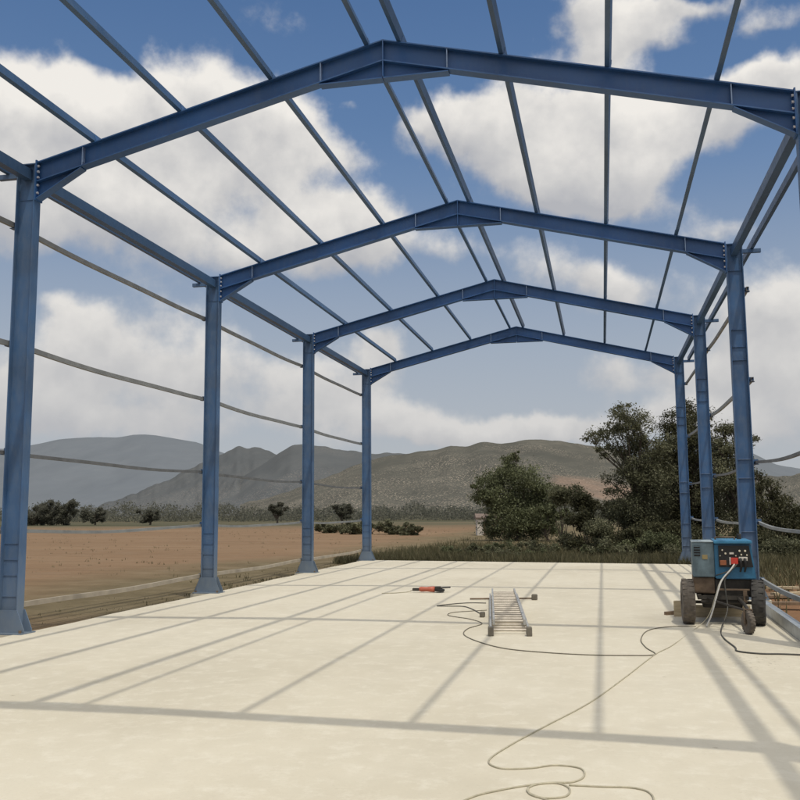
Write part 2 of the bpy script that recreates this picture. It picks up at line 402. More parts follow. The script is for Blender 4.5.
# ------------------------------------------------------------------ rafters
def rafter(y, side):
    xe = XL + CD/2 + .022 if side < 0 else XR - CD/2 - .022       # face of the end plate
    t = empty('roof_rafter', (xe, y, HT)); s = -side               # s: direction from the eave towards the ridge
    L = abs(MID-xe)
    zt = lambda u: ztop(xe + s*u) - HT                             # u measured from the eave
    def P(bm, pts, y0, y1): prism(bm, [(s*u, z) for u, z in pts], y0, y1)
    D = .285; e = .002 if side < 0 else 0
    bm = BM(); U = L-.003
    P(bm, [(0, zt(0)-TF), (U, zt(U)-TF), (U, zt(U)-D+TF), (0, zt(0)-D+TF)], -TW/2, TW/2)
    P(bm, [(0, zt(0)), (U, zt(U)), (U, zt(U)-TF), (0, zt(0)-TF)], -CW/2, CW/2)
    P(bm, [(0, zt(0)-D+TF), (U, zt(U)-D+TF), (U, zt(U)-D), (0, zt(0)-D)], -CW/2, CW/2)
    build('beam', bm, M_BLUE2, t)
    # eave haunch
    bm = BM(); a = .66; hb = zt(0)-D-.235
    P(bm, [(0, zt(0)-D-.002), (a, zt(a)-D-.002), (a, zt(a)-D-.012), (0, hb+.012)], -TW/2+.001, TW/2-.001)
    P(bm, [(0, hb+.012), (a, zt(a)-D-.004), (a, zt(a)-D-.018), (0, hb)], -CW/2+.004, CW/2-.004)
    build('eave_haunch', bm, M_BLUE2, t)
    # apex haunch (half)
    bm = BM(); b = L-.84; zc = zt(b)-D-.012
    P(bm, [(b, zt(b)-D-.002), (U-.006, zt(U)-D-.002), (U-.006, zc), (b, zc)], -TW/2+.001, TW/2-.001)
    P(bm, [(b, zc), (U-.006, zc), (U-.006, zc-.014), (b, zc-.014)], -CW/2+.004, CW/2-.004)
    build('apex_haunch', bm, M_BLUE2, t)
    for u in (a+.01, b+.01):                                       # stiffener plates that read as seams
        bm = BM()
        for q in (-1, 1): P(bm, [(u, zt(u)-TF-.002), (u+.012, zt(u+.012)-TF-.002), (u+.012, zt(u+.012)-D+TF+.002), (u, zt(u)-D+TF+.002)], min(q*TW/2, q*(CW/2-.004)), max(q*TW/2, q*(CW/2-.004)))
        build('stiffener', bm, M_EDGE, t)
    bm = BM(); P(bm, [(-.02, zt(0)+.02), (-.001, zt(0)+.02), (-.001, hb-.02), (-.02, hb-.02)], -CW/2-.01, CW/2+.01)
    ep = build('end_plate', bm, M_BLUE2, t)
    first = None
    for z in (zt(0)-.06, zt(0)-.14, zt(0)-.22, zt(0)-.33, zt(0)-.44):
        for q in (-1, 1):
            if first is None:
                bm = BM(); cyl(bm, (s*.010, 0, 0), (1, 0, 0), .017, .026, 6); first = build('bolt', bm, M_BOLT, ep)
                bo = first
            else:
                bo = first.copy(); COL.objects.link(bo)
            bo.location = (0, q*.052, z)
    # ridge plate closes the joint on one side only
    if side < 0:
        bm = BM(); box(bm, L-.002, L+.010, -CW/2-.008, CW/2+.008, zt(L)-D-.21, zt(L)-.004); build('ridge_plate', bm, M_BLUE2, t)
    return t
for k, y in enumerate(FR):
    for side in (-1, 1):
        c = rafter(y, side); sn = 'left' if side < 0 else 'right'
        lab = (f'blue sloping roof beam of the front end frame, {sn} half, overhead' if k == 0 else
               f'blue sloping roof beam, {sn} half of the ' + ['', 'nearest and largest gable in view', 'second gable from the front', 'third gable, next to farthest', 'farthest and smallest gable'][k])
        tag(c, lab, 'roof beam', 'blue portal frame roof beams')

# ------------------------------------------------------------------ purlins (C sections running the length of the shed)
def cee(h, w, t):                            # outline in (u, v): open to +u
    return [(0,0),(w,0),(w,.018),(w-t,.018),(w-t,t),(t,t),(t,h-t),(w-t,h-t),(w-t,h-.018),(w,h-.018),(w,h),(0,h)]
def purlin(name, x, z, y0, y1, h, w, tilt, flip, m, label, group):
    t = empty(name, (x, y0, z))
    t.rotation_euler = (0, tilt, 0)
    bm = BM(); pts = [((-u if flip else u) + (w/2 if flip else -w/2), v) for u, v in cee(h, w, .005)]
    prism(bm, pts, 0, y1-y0); build('channel', bm, m, t)
    return tag(t, label, 'purlin', group)
G_P = 'long purlins running the length of the roof'
tl = math.atan(SL)
specs = []
for side, sn in ((-1, 'left'), (1, 'right')):
    offs = [.21, 1.50, 2.77, 4.02]
    nm = ['next to the ridge', 'second down from the ridge', 'third down from the ridge', 'nearest the eave']
    for o, n in zip(offs, nm):
        x = MID + side*o
        p = purlin('roof_purlin', x, ztop(x)+.004, 4.58, 30.02, .12, .058, side*tl, x < 1, M_PURLIN, f'long grey blue purlin on the {sn} roof slope, {n}', G_P)
        for y in FR:
            bm = BM(); box(bm, -.037 if x > 1 else .030, -.030 if x > 1 else .037, y-4.58-.05, y-4.58+.05, .002, .10); build('cleat', bm, M_BLUE, p)
    xe = XL if side < 0 else XR
    purlin('eave_beam', xe, HT-.205, 3.1, 30.1, .15, .11, 0, side < 0, M_PURLIN, f'thick grey blue eave beam joining the {sn} column tops', 'eave beams')
    purlin('eave_purlin', xe+side*.31, HT-.093, 4.4, 30.1, .12, .06, 0, side < 0, M_PURLIN, f'thin outer eave purlin carried on brackets outside the {sn} columns', 'outer eave purlins')

# ------------------------------------------------------------------ wall girts, one per bay, sagging a little
LV = ['topmost', 'second from top', 'middle', 'second from bottom', 'lowest']
def girt(side, k, l):
    y0, y1 = FR[k], FR[k+1]; z = GZ[l]; x = (XL-.185) if side < 0 else (XR+.185)
    over = .10 if side > 0 else -.10
    t = empty('wall_girt', (x, y0-over+.0, z-.035))
    n = 14; Ln = y1-y0+2*over*.4 + (-.0)
    sag = [.05, .06, .05, .07, .03][l]*((1.4 if k == 1 else .7) if side > 0 else .75)
    bm = BM(); prof = [(u, v*(.55 if l in (2, 3) else .80)) for u, v in cee(.085, .045, .004)]
    ph = random.uniform(-.3, .3)
    rings = []
    for i in range(n+1):
        f = i/n; dz = -sag*4*f*(1-f) + .008*math.sin(f*9+ph*10)
        rings.append([bm.verts.new((side*(u-.02), f*Ln, v+dz)) for u, v in prof])
    for i in range(n):
        for q in range(len(prof)): bm.faces.new((rings[i][q], rings[i][(q+1) % len(prof)], rings[i+1][(q+1) % len(prof)], rings[i+1][q]))
    bm.faces.new(rings[0]); bm.faces.new(rings[-1][::-1])
    build('channel', bm, M_GALV_DARK if l == 2 else M_GALV_DUST if l == 4 and side < 0 else M_GALV, t)
    bay = ['in the bay beside the camera', 'between the first and second columns', 'between the second and third columns', 'between the third and last columns'][k]
    tag(t, f'thin grey {LV[l]} girt on the {"left" if side < 0 else "right"} side, {bay}', 'girt', 'galvanised wall girts')
for k in range(4):
    for l in range(5):
        girt(-1, k, l)
        if k >= 2 or (k == 1 and l >= 2): girt(1, k, l)

# ------------------------------------------------------------------ welding generator on wheels
def wheel_mesh(r, w, hub):
    bm = BM()
    lathe(bm, [(-w/2, hub), (-w/2, r*.86), (-w*.46, r*.94), (-w*.30, r*.99), (-w*.1, r), (w*.1, r), (w*.30, r*.99), (w*.46, r*.94), (w/2, r*.86), (w/2, hub)], (0, 0, 0), (1, 0, 0), 32)
    for k in range(20):                      # tread blocks
        a = 2*math.pi*k/20
        for s in (-1, 1):
            c = Vector((s*w*.25, math.cos(a+s*.07)*r, math.sin(a+s*.07)*r))
            d = Vector((0, math.cos(a), math.sin(a))); q = Vector((0, -d.z, d.y))
            v = [bm.verts.new(c + d*dd + q*qq + Vector((xx, 0, 0))) for dd in (-.006, .004) for qq in (-r*.055, r*.055) for xx in (-w*.19, w*.19)]
            for f in ((0,1,3,2),(4,6,7,5),(0,4,5,1),(2,3,7,6),(0,2,6,4),(1,5,7,3)): bm.faces.new([v[i] for i in f])
    return bm
G = empty('welding_generator', (1.54, 13.42, 0), R(-4))
tag(G, 'blue wheeled welding generator with black control panel on the slab', 'generator')
bm = BM()
prism_x(bm, [(-.0, .60), (.95, .60), (.95, 1.06), (.02, 1.07)], -.08, .44)
for v in bm.verts:                           # housing leans in towards the top
    if v.co.z > .9 and v.co.x > 0: v.co.x -= .05
bmesh.ops.bevel(bm, geom=bm.edges[:], offset=.012, segments=2, affect='EDGES')
hs = build('housing', bm, M_MBLUE, G)
bm = BM(); box(bm, -.085, .40, -.055, .95, 1.072, 1.115, .012); build('hood', bm, M_MBLUE_TOP, G)
bm = BM(); prism(bm, [(-.03, .76), (.405, .76), (.36, 1.045), (-.03, 1.045)], -.022, -.004); pn = build('control_panel', bm, M_BLACK, G)
def pbox(n, m, *a, bev=.004):
    bm = BM(); box(bm, *a, bev); return build(n, bm, m, pn)
pbox('red_socket', M_RED, .125, .215, -.06, -.023, .80, .885); pbox('socket_cover', M_WHITE, .105, .123, -.05, -.023, .79, .89)
pbox('white_socket', M_WHITE, .225, .335, -.06, -.023, .845, .895)
pbox('amber_socket', M_AMBER, -.015, .065, -.045, -.023, .785, .85); pbox('meter', M_WHITE, .11, .165, -.03, -.023, .93, .955, bev=.002)
for (x, z, r) in ((.02, .985, .011), (.06, .94, .013), (.24, .975, .014), (.31, .975, .014), (.26, .925, .011), (-.01, .91, .008), (.19, .91, .009), (.33, .92, .010)):
    bm = BM(); cyl(bm, (x, -.034, z), (0, 1, 0), r, .024, 10, .003); build('knob', bm, M_KNOB, pn)
for x in (.245, .30):
    bm = BM(); tube(bm, spline([(x, -.065, .865), (x, -.095, .84), (x+.004, -.09, .77), (x-.01, -.07, .70)], 5), .021, 8, .012); build('plug', bm, M_BLACK, pn)
bm = BM(); tube(bm, spline([(.15, -.07, .78), (.08, -.09, .71), (-.02, -.08, .67), (-.07, -.03, .65)], 6), .009, 6); build('lead', bm, M_CABLE, pn)
bm = BM(); box(bm, -.37, -.083, .03, .93, .62, 1.085, .012); sd = build('side_cabinet', bm, M_MGREY, G)
bm = BM(); box(bm, -.374, -.088, .022, .93, 1.087, 1.098, .003); build('lid', bm, simple('pale lid', (.30, .36, .38), .5, .2), sd)
bm = BM(); box(bm, -.345, -.265, .022, .029, .90, 1.04); gr = build('louvre', bm, M_BLACK, sd)
for k in range(4):
    bm = BM(); box(bm, -.345, -.265, .010, .021, .925+k*.034, .935+k*.034); build('slat', bm, M_MGREY, gr)
bm = BM(); box(bm, -.24, -.17, .024, .0295, .86, .92, .002); build('plate', bm, simple('brass plate', (.28, .22, .10), .6, .2), sd)
bm = BM(); box(bm, -.37, -.09, .06, .90, .40, .617, .02); build('fuel_tank', bm, M_RUST, G)
bm = BM(); box(bm, -.088, .40, .06, .90, .36, .598, .02); box(bm, -.26, .26, .15, .9, .20, .39, .03); cyl(bm, (.15, .5, .33), (0, 1, 0), .13, .6, 16, .02); build('engine_block', bm, M_DIRTY, G)
bm = BM(); tube(bm, spline([(-.05, .3, 1.117), (-.05, .3, 1.145), (.0, .3, 1.15), (.17, .3, 1.15), (.2, .3, 1.145), (.2, .3, 1.117)], 4), .010, 8); build('lifting_handle', bm, M_RUST, G)
bm = BM(); cyl(bm, (.28, .6, 1.15), (0, 0, 1), .03, .08, 14, .005); build('exhaust', bm, M_DIRTY, G)
bm = BM()
for x in (-.30, .30): box(bm, x-.025, x+.025, -.10, 1.0, .33, .39, .004)
box(bm, -.27, .27, -.10, -.05, .335, .385); box(bm, -.27, .27, .95, 1.0, .335, .385)
cyl(bm, (0, 0.0, .29), (1, 0, 0), .022, .80, 12)
build('chassis', bm, M_DIRTY, G)
bm = BM(); box(bm, -.04, .34, -.09, -.05, .455, .475, .003); box(bm, .255, .305, -.10, -.05, .30, .455, .003); build('front_stay', bm, M_RUST, G)
bm = BM(); tube(bm, [(.2, -.08, .35), (.24, -.5, .31), (.26, -.92, .27)], .022, 8); tube(bm, [(-.2, -.08, .35), (.0, -.5, .31), (.24, -.9, .272)], .016, 8); build('drawbar', bm, M_DIRTY, G)
for x, m, tlt in ((-.45, M_TYRE, 3), (.45, M_TYRE_DARK, -6)):
    bm = wheel_mesh(.295, .165, .12); w = build('wheel', bm, m, G, False)
    w.location = (x, 0, .299); w.rotation_euler = (0, 0, R(tlt))
    bm = BM(); lathe(bm, [(-.05, .02), (-.05, .05), (-.025, .06), (-.02, .105), (-.06, .122), (.06, .122), (.02, .105), (.025, .06), (.05, .05), (.05, .02)], (0, 0, 0), (1, 0, 0), 24)
    build('rim', bm, M_RUST, w, True)
    bm = BM(); cyl(bm, (.055 if x > 0 else -.055, 0, 0), (1, 0, 0), .03, .05, 14, .006); build('hub', bm, M_DIRTY, w)
cw = empty('jockey_wheel', (.24, -1.0, .145), R(20)); cw.parent = G
bm = wheel_mesh(.142, .07, .05); build('tyre', bm, M_TYRE, cw)
bm = BM(); lathe(bm, [(-.02, .012), (-.03, .048), (-.037, .052), (.037, .052), (.03, .048), (.02, .012)], (0, 0, 0), (1, 0, 0), 20); build('rim', bm, M_RUST, cw, True)
bm = BM(); box(bm, -.052, -.044, -.02, .02, -.015, .16); box(bm, .044, .052, -.02, .02, -.015, .16); box(bm, -.0435, .0435, -.02, .02, .15, .16); cyl(bm, (0, 0, 0), (1, 0, 0), .010, .112, 8); build('fork', bm, M_RUST, cw)

# planks behind the generator
def plank(loc, rz, l, h, w, label, m=M_WOOD, tilt=0, name='wooden_plank'):
    bm = BM(); box(bm, -l/2, l/2, -w/2, w/2, 0, h, .004)
    bmesh.ops.subdivide_edges(bm, edges=[e for e in bm.edges if e.calc_length() > l*.8], cuts=6)
    for v in bm.verts: v.co.z += .004*math.sin(v.co.x*9); v.co.y += .003*math.cos(v.co.x*7)
    o = build(name, bm, m); o.location = loc; o.rotation_euler = (tilt, 0, rz); return tag(o, label, 'plank' if 'plank' in name else 'wood block')
plank((1.62, 14.30, .004), R(2), .78, .17, .03, 'pale timber plank standing on edge behind the generator wheels')
plank((1.03, 14.36, .0), R(-8), .13, .22, .10, 'small upright timber block left of the generator wheel', name='wood_block')
plank((.93, 14.55, .0), R(38), .20, .05, .06, 'short dark timber offcut lying left of the generator', M_WOOD_DARK, name='wood_offcut')

# ------------------------------------------------------------------ ladder
LB = floor_at(510, 635.5); LT = floor_at(503.5, 598)
ang = math.atan2(-(LT.x-LB.x), LT.y-LB.y); LL = (LT-LB).length
LD = empty('aluminium_ladder', (LB.x, LB.y, 0), ang)
tag(LD, 'long grey aluminium extension ladder lying flat on the concrete', 'ladder')
for sec, (w, z0, y0, y1) in enumerate(((.235, .012, 0, LL), (.195, .088, .35, LL+.15))):
    for s in (-1, 1):
        bm = BM(); x = s*w
        box(bm, x-.014, x+.014, y0, y1, z0, z0+.07, .003)
        sr = build('side_rail', bm, M_ALU, LD)
        if sec == 0:
            bm = BM(); box(bm, x-.035, x+.035, -.09, .03, 0, .11, .012); build('rubber_foot', bm, M_FEET, sr)
    n = int((y1-y0-.3)/.28)
    for k in range(n+1):
        bm = BM(); y = (.16 if sec == 0 else .44+.013)+k*.28; cyl(bm, (0, y, z0+.035), (1, 0, 0), .016, 2*w-.03, 10); build('rung', bm, M_RUNG, LD)

# ------------------------------------------------------------------ angle grinder
gp = floor_at(428, 592.5)
GR = empty('angle_grinder', (gp.x, gp.y, 0), R(4)); tag(GR, 'orange angle grinder lying on the concrete with its lead', 'power tool')
bm = BM()
lathe(bm, [(-.17, .004), (-.17, .035), (-.13, .047), (-.02, .042), (.04, .05), (.13, .055), (.14, .004)], (0, 0, .062), (1, 0, 0), 18); build('body', bm, M_ORANGE, GR, True)
bm = BM(); box(bm, .135, .25, -.05, .05, .03, .115, .014); build('gear_head', bm, M_DIRTY, GR)
bm = BM(); lathe(bm, [(0, .01), (0, .085), (.006, .085), (.006, .01)], (.22, 0, .018), (.05, 0, 1), 24); build('disc', bm, M_DIRTY, GR)
bm = BM(); lathe(bm, [(.012, .03), (.012, .10), (.05, .10), (.052, .05)], (.22, 0, .018), (.05, 0, 1), 24); build('guard', bm, M_BLACK, GR)
bm = BM(); tube(bm, [(.22, .05, .08), (.30, .10, .085), (.42, .14, .09)], .014, 8); build('side_handle', bm, M_BLACK, GR)
bm = BM(); box(bm, -.30, -.165, -.03, .03, .03, .085, .014); build('rear_handle', bm, M_DIRTY, GR)
bm = BM(); tube(bm, spline([(-.29, 0, .05), (-.38, .0, .012), (-.5, -.1, .008), (-.62, -.25, .008), (-.85, -.3, .008)], 6), .008, 6); build('lead', bm, M_CABLE_DUST, GR)

# ------------------------------------------------------------------ rod and stick on the floor
a, b = floor_at(470, 600), floor_at(534, 600)
RD = empty('steel_rod', (a.x, a.y, 0)); tag(RD, 'thin steel rod with a round clamp end lying behind the ladder', 'rod')
bm = BM(); d = b-a; tube(bm, [(0, 0, .02), (d.x, d.y, .03)], .014, 8); build('bar', bm, M_RUST, RD)
bm = BM(); box(bm, d.x-.04, d.x+.06, d.y-.05, d.y+.05, .0, .10, .02); build('clamp', bm, M_FEET, RD)

# ------------------------------------------------------------------ cables
def cable(pxs, r, m, name, label, pre=(), post=(), z=None, cat='cable'):
    pts = list(pre) + [Vector((floor_at(*p).x, floor_at(*p).y, r*.9)) for p in pxs] + list(post)
    bm = BM(); tube(bm, spline(pts, 9), r, 8)
    o = build(name, bm, m, None, True); return tag(o, label, cat)
gl = lambda x, y, z: G.matrix_basis @ Vector((x, y, z))
cable([(697, 628), (672, 646), (655, 655), (625, 678), (590, 703), (545, 727), (510, 746), (489, 761), (500, 769), (530, 769), (555, 766), (580, 769), (584, 777), (572, 783), (545, 784), (500, 791), (465, 801), (420, 830)],
      .0055, M_CABLE_DUST, 'welding_cable', 'long dusty cable snaking from the generator to the near edge',
      pre=[gl(.15, -.065, .79), gl(.10, -.12, .72), gl(-.03, -.20, .58), gl(-.10, -.26, .40), gl(-.20, -.34, .15)])
cable([(552, 803), (528, 793), (534, 786), (556, 784), (569, 789), (566, 797), (545, 799), (530, 795), (528, 788)], .0055, M_CABLE_DUST, 'cable_coil', 'small loop of dusty cable at the bottom of the picture')
cable([(569, 786), (600, 787.5), (635, 789), (652, 796), (655, 815)], .0055, M_CABLE_DUST, 'cable_tail', 'loose dusty cable end curling right at the bottom edge')
cable([(696, 627), (670, 627), (648, 631), (641, 640), (646, 648), (655, 655), (630, 656), (590, 655.5), (545, 653), (505, 649), (478, 642), (464, 635), (468, 629), (482, 624), (470, 619.5), (449, 616), (452, 613), (470, 611.5), (487, 610.5)],
      .0062, M_CABLE_BROWN, 'power_cable', 'dark cable looping from the generator wheel to the ladder')
cable([(721, 631), (724, 639), (735, 648), (738, 652), (760, 654.5), (785, 655), (830, 657)], .0095, M_CABLE, 'supply_cable', 'black cable hanging from the control panel and running right',
      pre=[gl(.20, -.065, .80), gl(.10, -.12, .70), gl(.03, -.16, .60), gl(.03, -.2, .45), gl(.04, -.26, .22)])
bm = BM(); tube(bm, spline([gl(.165, -.07, .80), gl(.11, -.13, .73), gl(.0, -.19, .61), gl(-.06, -.25, .48), gl(-.16, -.36, .18), gl(-.24, -.42, .010)], 8), .011, 8)
tag(build('earth_lead', bm, M_CABLE_WHITE, None, True), 'pale straight lead dropping from the red socket to the floor', 'cable')
pl = floor_at(482.5, 617)
EX = empty('extension_lead', (pl.x, pl.y, 0)); tag(EX, 'short grey lead with a plug left of the ladder', 'cable')
bm = BM(); tube(bm, spline([Vector((floor_at(*p).x-pl.x, floor_at(*p).y-pl.y, .008)) for p in ((486, 603.5), (470, 603.3), (455, 604.2), (437, 606.3), (450, 606.6), (464, 607), (473, 610), (481, 614.5))], 8), .008, 6); build('lead', bm, M_CABLE, EX, True)
bm = BM(); box(bm, -.035, .035, -.07, .05, 0, .075, .014); build('plug', bm, M_FEET, EX)

# ------------------------------------------------------------------ galvanised rails lying on the right rim of the slab
def rail(p0, p1, h, w, label, z=.002):
    p0, p1 = Vector(p0), Vector(p1); d = p1-p0
    t = empty('loose_channel', p0, math.atan2(-d.x, d.y))
    bm = BM(); prism(bm, [(u-.03, v) for u, v in cee(h, w, .006)], 0, d.length); build('channel', bm, M_GALV2, t); tag(t, label, 'steel channel')
    t.location.z = z
rail((2.16, 10.2, 0), (2.38, 16.6, 0), .15, .06, 'bright galvanised channel lying along the slab edge by the wheel')
rail((2.27, 9.8, 0), (2.46, 15.9, 0), .10, .06, 'second galvanised channel lying on the outer slab rim')
# timber and rubble beside the slab
for i, (px, py, l, rz, lab) in enumerate(((774, 598, .9, 8, 'weathered board lying on the red earth behind the rail'), (790, 606, 1.1, -6, 'dark weathered board stacked nearest the right picture edge'),
                                   (792, 597, .8, 24, 'pale broken board on top of the earth heap at right'), (783, 592, .6, -18, 'short pale batten farthest back on the earth heap'))):
    p = floor_at(px, py, -.1); plank((p.x, p.y, -.10+.02*i), R(rz), l, .05, .16, lab, M_WOOD if i > 1 else M_WOOD_DARK)
for i in range(26):
    p = Vector((random.uniform(2.75, 5.2), random.uniform(12, 20), -.12)); r = random.uniform(.04, .13)
    bm = BM(); bmesh.ops.create_icosphere(bm, subdivisions=2, radius=r)
    for v in bm.verts: v.co *= random.uniform(.78, 1.15); v.co.z *= .6
    o = build('earth_clod', bm, M_RUST if i % 3 else M_STONE); o.location = p
    tag(o, 'lump of stone or dry earth on the ground right of the slab', 'rock', 'earth clods right of the slab')

# ------------------------------------------------------------------ vegetation
def leaf_mesh(cent, sizes, up=.0):
    n = len(cent)
    d = rng.normal(size=(n, 3)); d[:, 2] += up; d /= np.linalg.norm(d, axis=1)[:, None]
    e = rng.normal(size=(n, 3)); e -= (e*d).sum(1)[:, None]*d; e /= np.linalg.norm(e, axis=1)[:, None]
    s = sizes[:, None]
    v = np.stack([cent-d*s, cent+e*s*.42-d*s*.1, cent+d*s, cent-e*s*.42-d*s*.1], 1).reshape(-1, 3)
    me = bpy.data.meshes.new('leaves'); f = np.arange(4*n).reshape(-1, 4)
    me.vertices.add(4*n); me.vertices.foreach_set('co', v.ravel().astype(np.float32))
    me.loops.add(4*n); me.loops.foreach_set('vertex_index', f.ravel().astype(np.int32))
    me.polygons.add(n); me.polygons.foreach_set('loop_start', np.arange(0, 4*n, 4).astype(np.int32))
    me.polygons.foreach_set('loop_total', np.full(n, 4, np.int32))
    me.update(); me.validate(); return me
def crown(blobs, dens, leaf, squash=.8, clump=.30, tight=.5):
    C = []
    for c, r in blobs:
        c = np.array(c); k = max(4, int(dens*(r*1.1)**2)); r = r*1.08
        for _ in range(k):
            q = rng.normal(size=3); q /= np.linalg.norm(q); q *= r*rng.uniform(.25, 1.0)**.6
            q[2] *= squash
            m = rng.integers(60, 120); C.append(c+q + rng.normal(size=(m, 3))*r*clump*rng.uniform(.5, 1.1)*np.array([1, 1, .75]))
    C = np.concatenate(C)
    return leaf_mesh(C, leaf*.95*rng.uniform(.6, 1.3, len(C)))
def limbs(bm, base, blobs, r0, fork=.35):
    base = Vector(base); cs = [Vector(c) for c, r in blobs]
    top = sum(cs, Vector())/len(cs); forkp = base.lerp(top, fork)+Vector((random.uniform(-.2, .2), 0, 0))
    tube(bm, spline([base-Vector((0, 0, .2)), base.lerp(forkp, .5)+Vector((.08, .05, 0)), forkp], 5), r0, 9, r0*.72)
    for c in cs:
        m1 = forkp.lerp(c, .45)+Vector((random.uniform(-.25, .25), random.uniform(-.2, .2), random.uniform(-.1, .25)))
        tube(bm, spline([forkp-Vector((0, 0, .1)), m1, c], 5), r0*.5, 6, r0*.10)
        for _ in range(3):
            e = c+Vector((random.gauss(0, .22), random.gauss(0, .22), random.gauss(.1, .15))); tube(bm, spline([m1.lerp(c, random.uniform(.2, .9)), c.lerp(e, .5), e], 4), r0*.16, 5, r0*.04)
def tree(name, label, base, blobs, r0, dens, leaf, m, cat='tree', group=None, fork=.35, **kw):
    base = Vector(base); t = empty(name, base); lb = [(Vector(c)-base, r) for c, r in blobs]
    bm = BM(); limbs(bm, (0, 0, 0), lb, r0, fork); build('trunk', bm, M_BARK, t, True)
    link('crown', crown(lb, dens, leaf, **kw), t, m)
    return tag(t, label, cat, group)
def pb(lst, Y, dy=.8):                       # survey list (px, py, radius in px) -> blobs at depth about Y
    out = []
    for px, py, r in lst:
        y = Y+random.uniform(-dy, dy); p = at(px, py, y); out.append((p, r*y/F*1.02))
    return out
def gp_(px, Y): p = at(px, 520, Y); return (p.x, Y, gz(p.x, Y))
# the three tall trees on the right
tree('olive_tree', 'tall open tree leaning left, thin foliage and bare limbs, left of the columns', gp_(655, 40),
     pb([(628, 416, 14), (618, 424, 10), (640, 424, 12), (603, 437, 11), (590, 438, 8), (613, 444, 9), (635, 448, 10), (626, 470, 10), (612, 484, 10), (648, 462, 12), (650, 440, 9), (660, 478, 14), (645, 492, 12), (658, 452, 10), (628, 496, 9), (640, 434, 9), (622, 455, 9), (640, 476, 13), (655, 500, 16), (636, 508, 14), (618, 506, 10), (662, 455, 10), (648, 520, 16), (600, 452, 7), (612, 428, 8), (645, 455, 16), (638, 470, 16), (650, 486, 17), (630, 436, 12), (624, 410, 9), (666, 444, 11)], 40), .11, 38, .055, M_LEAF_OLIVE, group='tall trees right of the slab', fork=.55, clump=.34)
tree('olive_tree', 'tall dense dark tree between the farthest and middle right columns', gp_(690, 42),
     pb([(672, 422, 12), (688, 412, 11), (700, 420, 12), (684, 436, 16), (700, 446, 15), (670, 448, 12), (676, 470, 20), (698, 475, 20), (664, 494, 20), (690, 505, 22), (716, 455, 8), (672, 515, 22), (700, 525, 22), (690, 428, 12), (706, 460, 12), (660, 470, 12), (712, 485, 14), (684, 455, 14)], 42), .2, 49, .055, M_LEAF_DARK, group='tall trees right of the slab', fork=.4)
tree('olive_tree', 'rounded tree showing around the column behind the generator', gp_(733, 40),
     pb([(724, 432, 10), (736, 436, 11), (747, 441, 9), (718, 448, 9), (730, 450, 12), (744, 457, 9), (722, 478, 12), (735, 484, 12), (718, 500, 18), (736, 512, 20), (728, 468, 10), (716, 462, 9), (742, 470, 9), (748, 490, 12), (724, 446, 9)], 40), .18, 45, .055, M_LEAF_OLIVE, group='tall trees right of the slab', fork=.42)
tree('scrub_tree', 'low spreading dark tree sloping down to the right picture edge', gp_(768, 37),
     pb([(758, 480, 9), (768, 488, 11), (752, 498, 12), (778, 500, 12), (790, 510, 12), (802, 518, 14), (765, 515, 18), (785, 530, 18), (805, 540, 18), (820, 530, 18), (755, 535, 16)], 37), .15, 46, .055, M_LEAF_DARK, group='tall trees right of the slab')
# understorey
bush_specs = [(566, 497, 13, 44), (590, 503, 12, 43), (615, 508, 14, 42), (640, 520, 18, 41), (665, 535, 18, 39), (690, 540, 18, 38), (712, 545, 18, 37), (735, 545, 18, 36), (760, 552, 18, 35), (785, 556, 18, 34), (806, 560, 18, 33),
              (580, 522, 13, 40), (605, 528, 14, 39), (630, 538, 14, 38), (655, 550, 13, 36)]
for i, (px, py, r, Y) in enumerate(bush_specs):
    c = at(px, py, Y); rr = r*Y/F
    bl = [(c+Vector((random.uniform(-1, 1)*rr*.9, random.uniform(-1, 1)*rr*.6, random.uniform(-.5, .35)*rr)), rr*random.uniform(.45, .75)) for _ in range(7)]
    base = (c.x, c.y, gz(c.x, c.y))
    bl += [((c.x+random.uniform(-.8, .8)*rr, c.y, base[2]+.35*rr+random.uniform(0, .3)), rr*.6) for _ in range(3)]
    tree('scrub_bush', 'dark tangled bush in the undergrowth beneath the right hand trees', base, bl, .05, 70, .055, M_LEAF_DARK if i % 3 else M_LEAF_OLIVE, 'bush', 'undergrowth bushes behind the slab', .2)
for i in range(15):
    px = 455+i*17.5+random.uniform(-6, 6); Y = random.uniform(33, 40); x = at(px, 540, Y).x; b0 = gz(x, Y); rr = random.uniform(.28, .5)*(1+.035*max(0, i-5))
    bl = [((x+random.gauss(0, .8)*rr, Y+random.uniform(-.5, .5)*rr, b0+random.uniform(.1, 1.2)*rr), rr*random.uniform(.4, .7)) for _ in range(8)]
    tree('scrub_bush', 'low olive scrub plant growing in the grass behind the far slab edge', (x, Y, b0), bl, .02, 60, .05, M_LEAF_OLIVE if i % 2 else M_LEAF_GREEN, 'bush', 'low scrub behind the slab', .2)
